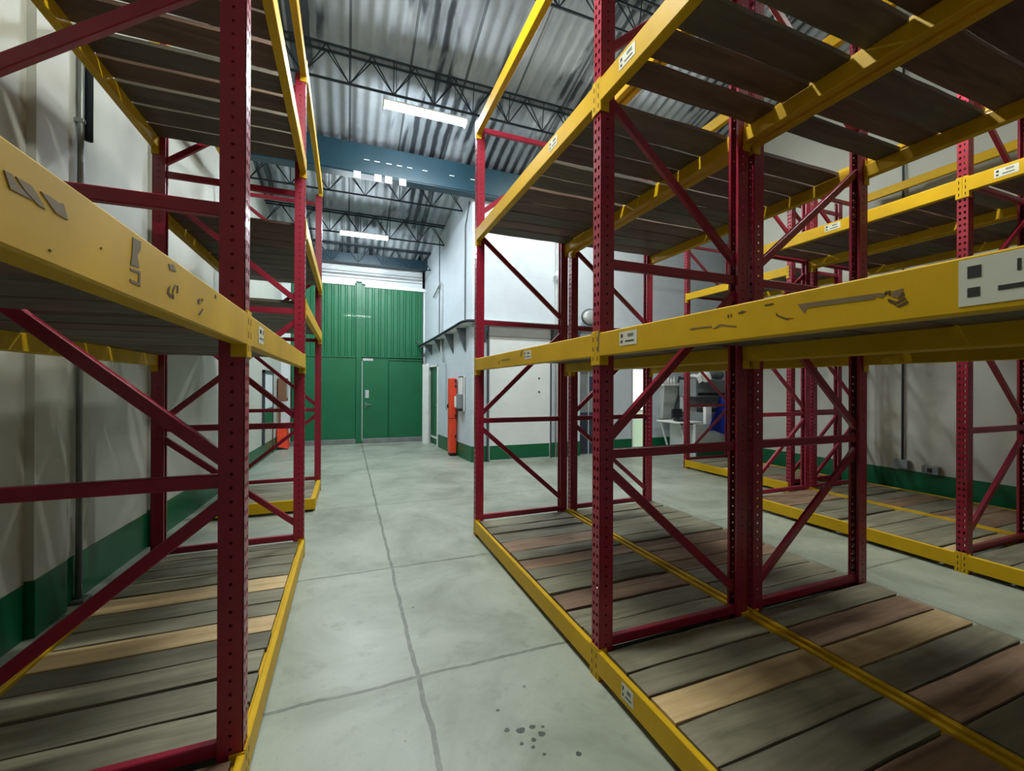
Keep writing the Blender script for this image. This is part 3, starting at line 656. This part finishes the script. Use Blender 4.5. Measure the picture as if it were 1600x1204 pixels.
# conduits on the front and side walls
def pipe(name, pts, r, mat, label, cat='pipe', extra=None):
    o = B().tube(pts, r, 10).build(name, mat); return tag(o, label, cat)
pipe('wall_conduit', [(4.10, 7.97, .0), (4.10, 7.97, 5.1)], .018, 'light_grey', 'pale vertical conduit on the white front wall beside the sliding panel')
o = thing('warning_lamp', (4.10, 7.9, 3.8), 'small round white lamp on the conduit of the front wall', 'lamp')
B().tube([(4.10, 7.95, 3.84), (4.10, 7.9, 3.84), (4.10, 7.86, 3.84)], [.05, .07, .045], 14).build('globe', 'paper', o)
B().tube([(4.10, 7.9, 3.72), (4.10, 7.9, 3.78)], .03, 10).build('base', 'light_grey', o)
pipe('wall_cable', [(sx(8.35)-.02, 8.35, 2.78), (sx(8.35)-.02, 8.35, 4.75), (sx(8.1)-.02, 8.1, 5.15)], .011, 'dark_pipe', 'thin dark cable rising from the ledge to the deep roof beam', 'cable')
pipe('wall_cable', [(sx(10.2)-.02, 10.2, 2.65), (sx(10.2)-.02, 10.2, 5.1)], .010, 'dark_pipe', 'thin dark cable on the side wall behind the hooked pipe', 'cable')
pipe('hooked_pipe', [(sx(9.95)-.02, 9.95, 2.3), (sx(9.95)-.02, 9.95, 3.9), (sx(9.95)-.05, 10.0, 3.96), (sx(10.6)-.05, 10.6, 3.72)], .022, 'light_grey', 'pale pipe with a bent top on the side wall above the ledge')
pipe('drain_pipe', [(sx(9.9)-.06, 9.9, 2.6), (sx(9.9)-.06, 9.85, 2.3), (sx(9.7)-.06, 9.7, 2.05)], .024, 'light_grey', 'short slanted pipe under the ledge brackets on the side wall')
pipe('thin_tap_pipe', [(sx(9.6)-.03, 9.6, 2.0), (sx(9.6)-.03, 9.6, 1.1), (sx(9.6)-.03, 9.55, .95)], .009, 'grey_metal', 'thin grey pipe running down the side wall left of the orange cabinet')
pipe('down_pipe', [(sx(11.4)-.12, 11.42, 2.05), (sx(11.4)-.12, 11.42, 2.5), (sx(11.4)-.2, 11.42, 2.62), (sx(11.4)-.3, 11.45, 2.66)], .022, 'dark_pipe', 'dark bent pipe over the white post beside the green doors')
tag(B().cbox(sx(11.1)-.2, sx(11.1)-.04, 11.0, 11.1, 0, 2.05).build('white_post', 'white_trim'), 'white square post between tall green doors and green side door', 'post')
# orange extinguisher cabinet with wall box
o = thing('extinguisher_cabinet', (sx(8.9)-.08, 8.9, 0), 'tall narrow orange-red cabinet standing at the side wall near the corner', 'cabinet')
xx = sx(8.9)
B().cbox(xx-.16, xx-.02, 8.84, 9.08, .06, 1.66, .012).build('body', 'orange', o)
B().cbox(xx-.15, xx-.03, 8.86, 9.06, 0, .06, .004).build('plinth', 'black', o)
k = B()
for z in (1.6, 1.49, .85, .42): k.cbox(xx-.06, xx-.03, 8.825, 8.845, z-.03, z+.03, .003)
k.build('hinge', 'black', o)
B().cbox(xx-.185, xx-.155, 9.0, 9.05, 1.02, 1.1, .005).build('latch', 'black', o)
B().box(xx-.162, xx-.018, 8.838, 9.082, .8, .812).build('door_gap', 'black', o)
o = thing('wall_box', (sx(8.55)-.05, 8.55, 1.0), 'framed white panel with grey dispenser mounted beside the orange cabinet', 'wall box')
xx = sx(8.5)
B().cbox(xx-.03, xx, 8.36, 8.78, .98, 1.7, .006).build('back_panel', 'white_trim', o)
B().box(xx-.035, xx-.028, 8.37, 8.39, .98, 1.7).box(xx-.035, xx-.028, 8.37, 8.77, 1.68, 1.7).build('frame', 'dark_pipe', o)
B().cbox(xx-.12, xx-.03, 8.42, 8.62, 1.03, 1.33, .01).build('dispenser', 'grey_metal', o)
B().cbox(xx-.13, xx-.03, 8.6, 8.74, 1.05, 1.28, .006).build('white_case', 'paper', o)
B().cbox(xx-.13, xx-.03, 8.42, 8.62, .98, 1.03, .006).build('drip_tray', 'black', o)
# convex mirror
o = thing('convex_mirror', (4.86, 7.85, 2.95), 'round dark-rimmed convex mirror above the ledge on the front wall', 'mirror')
cx_, cz_ = 4.86, 2.98; rgs = []
b = B(); vs_ = [(cx_, 7.78, cz_)]; fs = []
for j, (rr, yy) in enumerate(((.07, 7.785), (.13, 7.80), (.185, 7.83))):
    for k in range(24): vs_.append((cx_+rr*1.15*math.cos(k*math.pi/12), yy, cz_+rr*.9*math.sin(k*math.pi/12)))
for k in range(24): fs.append((0, 1+k, 1+(k+1) % 24))
for j in range(2):
    for k in range(24): a0 = 1+j*24; fs.append((a0+k, a0+24+k, a0+24+(k+1) % 24, a0+(k+1) % 24))
vs_.append((cx_, 7.86, cz_)); m = len(vs_)-1
for k in range(24): fs.append((49+(k+1) % 24, 49+k, m))
b.add(vs_, fs, True).build('mirror_dome', 'mirror', o)
B().tube([(cx_+.19*1.15*math.cos(k*math.pi/12), 7.84, cz_+.19*.9*math.sin(k*math.pi/12)) for k in range(25)], .012, 8).build('rim', 'black', o)
B().tube([(cx_, 7.86, cz_), (cx_, 8.0, cz_)], .02, 8).build('arm', 'black', o)
# dark doorway and lit doorway
d = thing('door_4', (4.92, 8.1, 0), None, None, kind='structure')
B().cbox(4.71, 5.13, 8.12, 8.16, .02, .92).build('lower_panel', 'dark_door', d)
B().cbox(4.71, 5.13, 8.12, 8.16, .93, 1.98).build('upper_panel', 'grey_metal', d)
B().box(4.70, 4.73, 8.08, 8.17, 0, 2.0).box(4.97, 4.99, 8.1, 8.13, 0, 2.0).build('stile', 'light_grey', d)
B().cbox(4.99, 5.12, 8.09, 8.12, 1.4, 1.72, .004).build('notice', 'dark_door', d)
g = NT('lit_frosted_glass'); g.b.inputs['Base Color'].default_value = (.9, .92, .9, 1); g.b.inputs['Roughness'].default_value = .4
g.b.inputs['Emission Color'].default_value = (.95, 1, .96, 1); g.b.inputs['Emission Strength'].default_value = .22
g2_ = NT('lit_green_glass'); g2_.b.inputs['Base Color'].default_value = (.62, .82, .62, 1); g2_.b.inputs['Roughness'].default_value = .4
g2_.b.inputs['Emission Color'].default_value = (.62, .86, .62, 1); g2_.b.inputs['Emission Strength'].default_value = .09
d = thing('door_5', (6.3, 8.08, 0), None, None, kind='structure')
B().box(6.09, 6.53, 8.1, 8.12, .96, 1.9).build('upper_pane', g.m, d)
B().box(6.09, 6.53, 8.1, 8.12, .03, .92).build('lower_pane', g2_.m, d)
B().box(6.05, 6.09, 8.0, 8.14, 0, 1.94).box(6.53, 6.57, 8.0, 8.14, 0, 1.94).box(6.05, 6.57, 8.0, 8.14, 1.9, 1.95).box(6.09, 6.53, 8.09, 8.13, .92, .96).build('door_frame', 'white_trim', d)
B().box(6.06, 6.56, 7.985, 8.0, 1.92, 1.95).build('drip_edge', 'truss', d)
# office corner seen through the racks
struct(B().box(6.88, 9.6, 6.93, 7.7, 0, .70), 'wall_partition', 'wall_panel')
struct(B().box(6.9, 9.6, 6.922, 6.94, 0, .3), 'baseboard_partition', 'green_band')
o = thing('wall_shelf', (7.0, 7.95, 1.5), 'white wall shelf with tapered support holding bottles beside the lit door', 'shelf')
B().cbox(6.72, 7.38, 7.72, 7.99, 1.52, 1.56, .005).build('shelf_board', 'white_trim', o)
B().add([(6.85, 7.99, .75), (7.1, 7.99, .75), (7.22, 7.99, 1.52), (6.78, 7.99, 1.52), (6.85, 7.9, .75), (7.1, 7.9, .75), (7.22, 7.76, 1.52), (6.78, 7.76, 1.52)],
        [(0, 1, 2, 3), (4, 7, 6, 5), (0, 4, 5, 1), (3, 2, 6, 7), (0, 3, 7, 4), (1, 5, 6, 2)]).build('support', 'light_grey', o)
for i in range(5):
    x = 6.8+i*.085; h = .14+.03*((i*7) % 3)
    t = thing('bottle', (x, 7.86, 1.56), ['leftmost pale bottle on the white wall shelf', 'second pale bottle from left on the wall shelf', 'middle pale bottle on the white wall shelf', 'fourth pale bottle from left on the wall shelf', 'rightmost pale bottle on the white wall shelf'][i], 'bottle', 'bottles on the wall shelf')
    B().tube([(x, 7.86, 1.56), (x, 7.86, 1.56+h*.65), (x, 7.86, 1.56+h*.8), (x, 7.86, 1.56+h)], [.03, .03, .012, .012], 10).build('body', 'paper', t)
    B().tube([(x, 7.86, 1.56+h), (x, 7.86, 1.58+h)], .014, 8).build('cap', 'light_grey', t)
tag(B().tube([(7.22, 7.78, 1.6), (7.26, 7.8, 1.72), (7.34, 7.8, 1.7), (7.36, 7.8, 1.6)], .035, 10).build('headset', 'black'), 'black curved object at the right end of the wall shelf', 'object')
o = thing('desk', (6.85, 7.3, 0), 'white desk with slanted legs against the low partition, holding black folders', 'desk')
B().cbox(6.5, 7.12, 6.98, 7.7, .715, .75, .008).build('desk_top', 'paper', o)
B().box(6.53, 6.87, 6.99, 7.0, .69, .714).build('dark_edge', 'black', o)
B().cbox(6.53, 6.87, 6.985, 7.0, .60, .685, .004).build('apron', 'light_grey', o)
for y_ in (7.02, 7.62): B().bar((6.80, y_, .0), (6.56, y_, .7), .03, .035).build('leg', 'white_trim', o)
tag(B().add([(6.58, 7.15, .751), (6.82, 7.05, .751), (6.98, 7.3, .751), (6.7, 7.4, .751), (6.6, 7.16, .79), (6.8, 7.08, .775), (6.95, 7.28, .77), (6.7, 7.38, .80)],
    [(0, 3, 2, 1), (4, 5, 6, 7), (0, 1, 5, 4), (1, 2, 6, 5), (2, 3, 7, 6), (3, 0, 4, 7)]).build('folder', 'black'), 'black folder lying on the white desk', 'folder')
o = thing('monitor', (6.95, 7.55, .75), 'small black monitor at the back of the white desk', 'monitor')
B().cbox(6.78, 7.06, 7.5, 7.55, .80, 1.0, .006).build('screen', 'black', o)
B().cbox(6.89, 6.97, 7.5, 7.56, .75, .80, .004).build('foot', 'black', o)
o = thing('storage_cabinet', (8.3, 7.3, .7), 'grey wall of storage cabinets with a dark open shelf above the low partition', 'cabinet')
B().cbox(7.2, 9.4, 7.05, 7.6, .70, .94, .01).build('lower_cabinet', 'grey_metal', o)
B().cbox(7.1, 9.4, 7.15, 7.65, 1.28, 1.66, .01).build('upper_cabinet', 'grey_metal', o)
B().box(7.12, 9.4, 7.55, 7.64, .94, 1.28).build('back_board', 'light_grey', o)
B().box(7.16, 9.35, 7.14, 7.152, 1.31, 1.37).build('shelf_gap', 'black', o)
tag(B().cbox(7.22, 7.7, 7.08, 7.25, .94, 1.03, .006).build('black_tray', 'black'), 'black tray standing on the lower grey storage cabinet', 'tray')
tag(B().cbox(7.19, 7.36, 6.955, 7.04, .70, 1.08, .008).build('white_bin', 'paper'), 'white bin beside the blue tarp on the partition', 'bin')
b = B(); vs_ = []; fs = []
for i in range(5):
    for j, (dy, dz) in enumerate(((-.06, -.13), (.0, .0), (.2, .03), (.3, -.0))): vs_.append((7.12+.09*i, 7.14+dy, 1.70+dz+.03*math.sin(i*1.9)+.02*i))
for i in range(4):
    for j in range(3): a0 = i*4+j; fs.append((a0, a0+1, a0+5, a0+4))
m = len(vs_); vs_ += [(x, y, z+.012) for x, y, z in vs_]; fs += [tuple(reversed([q+m for q in f])) for f in fs]
tag(b.add(vs_, fs).build('paper_sheaf', 'paper'), 'white sheaf of papers draped over the grey cabinet edge', 'papers')
tag(B().tube([(7.62, 7.4, 1.765), (7.74, 7.4, 1.77), (7.86, 7.4, 1.80), (7.98, 7.4, 1.77), (8.08, 7.4, 1.765)], .10, 14).build('rolled_bundle', 'grey_metal'), 'grey arched bundle on top of the storage cabinets', 'bundle')
b = B(); vs_ = []; fs = []; nx, nz = 9, 8
for i in range(nx+1):
    for j in range(nz+1):
        u, v = i/nx, j/nz
        lo, hi = 7.14+.28*v, 7.72-.02*v
        vs_.append((lo+(hi-lo)*u, 6.86-.03*math.sin(u*9+v*2)-.02*v, .56+.70*v+.03*math.sin(u*5)-.08*u*(1-v)))
for i in range(nx):
    for j in range(nz): a0 = i*(nz+1)+j; fs.append((a0, a0+nz+1, a0+nz+2, a0+1))
m = len(vs_); vs_ += [(x, y+.006, z) for x, y, z in vs_]; fs += [tuple(reversed([q+m for q in f])) for f in fs]
tag(b.add(vs_, fs, True).build('blue_tarp', 'blue'), 'crumpled blue tarp hanging over the partition near the short rack', 'tarp')

# ------------------------------------------------------------------ left wall details
o = thing('electrical_conduit', (xl(3.8), 3.8, 0), 'grey vertical conduit with floor flange on the left wall', 'pipe')
xx = xl(3.8)+.03
B().tube([(xx, 3.8, .02), (xx, 3.8, 6.6)], .018, 12).build('tube', 'galv', o)
B().cbox(xx-.035, xx+.05, 3.75, 3.85, 0, .025, .004).build('flange', 'galv', o)
for z in (.75, 2.0, 3.3, 4.6): B().cbox(xx-.03, xx+.023, 3.78, 3.82, z, z+.03, .003).build('clip', 'galv', o)
B().tube([(xx+.03, 3.83, 3.2), (xx+.03, 3.83, 6.5)], .022, 10).build('upper_sleeve', 'truss', o)
def wallbox_left(name, y0, y1, z0, z1, x, mat): return B().cbox(x-.0, x+.03, y0, y1, z0, z1, .004)
d = thing('window_1', (xl(10.1), 10.1, 0), None, None, kind='structure')
xx = xl(10.1)
B().box(xx-.01, xx+.02, 9.62, 10.6, 1.02, 1.74).build('pale_panel', 'wall_panel', d)
B().box(xx-.01, xx+.021, 9.62, 10.6, .66, 1.02).build('green_panel', 'green_door', d)
B().box(xx-.01, xx+.035, 9.58, 9.63, .3, 1.8).box(xx-.01, xx+.035, 10.6, 10.65, .0, 1.8).box(xx-.01, xx+.04, 9.58, 10.65, 1.74, 1.8).build('frame', 'dark_pipe', d)
o = thing('hose_stand', (xl(11.2)+.1, 11.15, 0), 'orange-red stand with brown top box on the left wall by the green doors', 'stand')
xx = xl(11.2)
B().bar((xx+.06, 11.1, .05), (xx+.06, 11.1, 1.2), .05, .05).build('pole', 'cardboard', o)
B().cbox(xx+.02, xx+.2, 11.08, 11.42, 1.12, 1.66, .01).build('top_box', 'cardboard', o)
B().box(xx+.196, xx+.204, 11.15, 11.35, 1.2, 1.6).build('glass_front', 'light_grey', o)
b = B().add([(xx+.02, 11.0, .08), (xx+.24, 11.05, .02), (xx+.24, 11.45, .02), (xx+.02, 11.45, .08), (xx+.02, 11.0, .5), (xx+.2, 11.05, .5), (xx+.2, 11.45, .5), (xx+.02, 11.45, .5)],
            [(0, 3, 2, 1), (4, 5, 6, 7), (0, 1, 5, 4), (1, 2, 6, 5), (2, 3, 7, 6), (3, 0, 4, 7)]); b.build('bucket', 'orange', o)
# right wall conduit and boxes
o = thing('electrical_conduit', (7.05, 3.44, .4), 'thin dark conduit ending in a box on the right wall', 'pipe')
B().tube([(7.07, 3.44, .5), (7.07, 3.44, 6.6)], .014, 10).build('tube', 'dark_pipe', o)
B().cbox(7.02, 7.09, 3.36, 3.52, .4, .52, .006).build('junction_box', 'grey_metal', o)
o = thing('power_socket', (7.02, 3.1, .37), 'grey power socket box beside the right wall conduit', 'socket')
B().cbox(6.99, 7.06, 3.03, 3.2, .385, .49, .006).build('case', 'grey_metal', o)
B().cbox(6.982, 6.992, 3.09, 3.14, .41, .465, .003).build('outlet', 'black', o)
# spilt drops on the floor
o = thing('oil_drops', (.72, 1.7, 0), 'cluster of dark green drops spilt on the concrete near centre rack', 'stain')
rd = random.Random(5)
for k, (dx, dy, r_) in enumerate(((.0, .0, .02), (.05, .0, .014), (.07, -.03, .016), (.03, -.04, .011), (-.05, .015, .012), (.015, -.06, .009), (.09, -.01, .008), (-.05, .09, .009), (.04, -.09, .008), (.16, -.12, .012), (-.02, -.04, .009))):
    b = B(); cx_, cy_ = .71+dx*1.1, 1.70+dy*1.6
    ring = [(cx_+r_*(1+.15*math.sin(3*t+k))*math.cos(t), cy_+r_*(1+.15*math.cos(2*t+k))*.85*math.sin(t)) for t in [i*math.pi/8 for i in range(16)]]
    b.add([(a_, c_, .0008) for a_, c_ in ring]+[(a_, c_, -.002) for a_, c_ in ring], [tuple(range(16))]+[(i, (i+1) % 16, 16+(i+1) % 16, 16+i) for i in range(16)])
    b.build('drop', plain('oil_green', srgb(72, 84, 74), .3) if k == 0 else bpy.data.materials['oil_green'], o)
for ob in COL.objects:
    if '_o' in ob: del ob['_o']
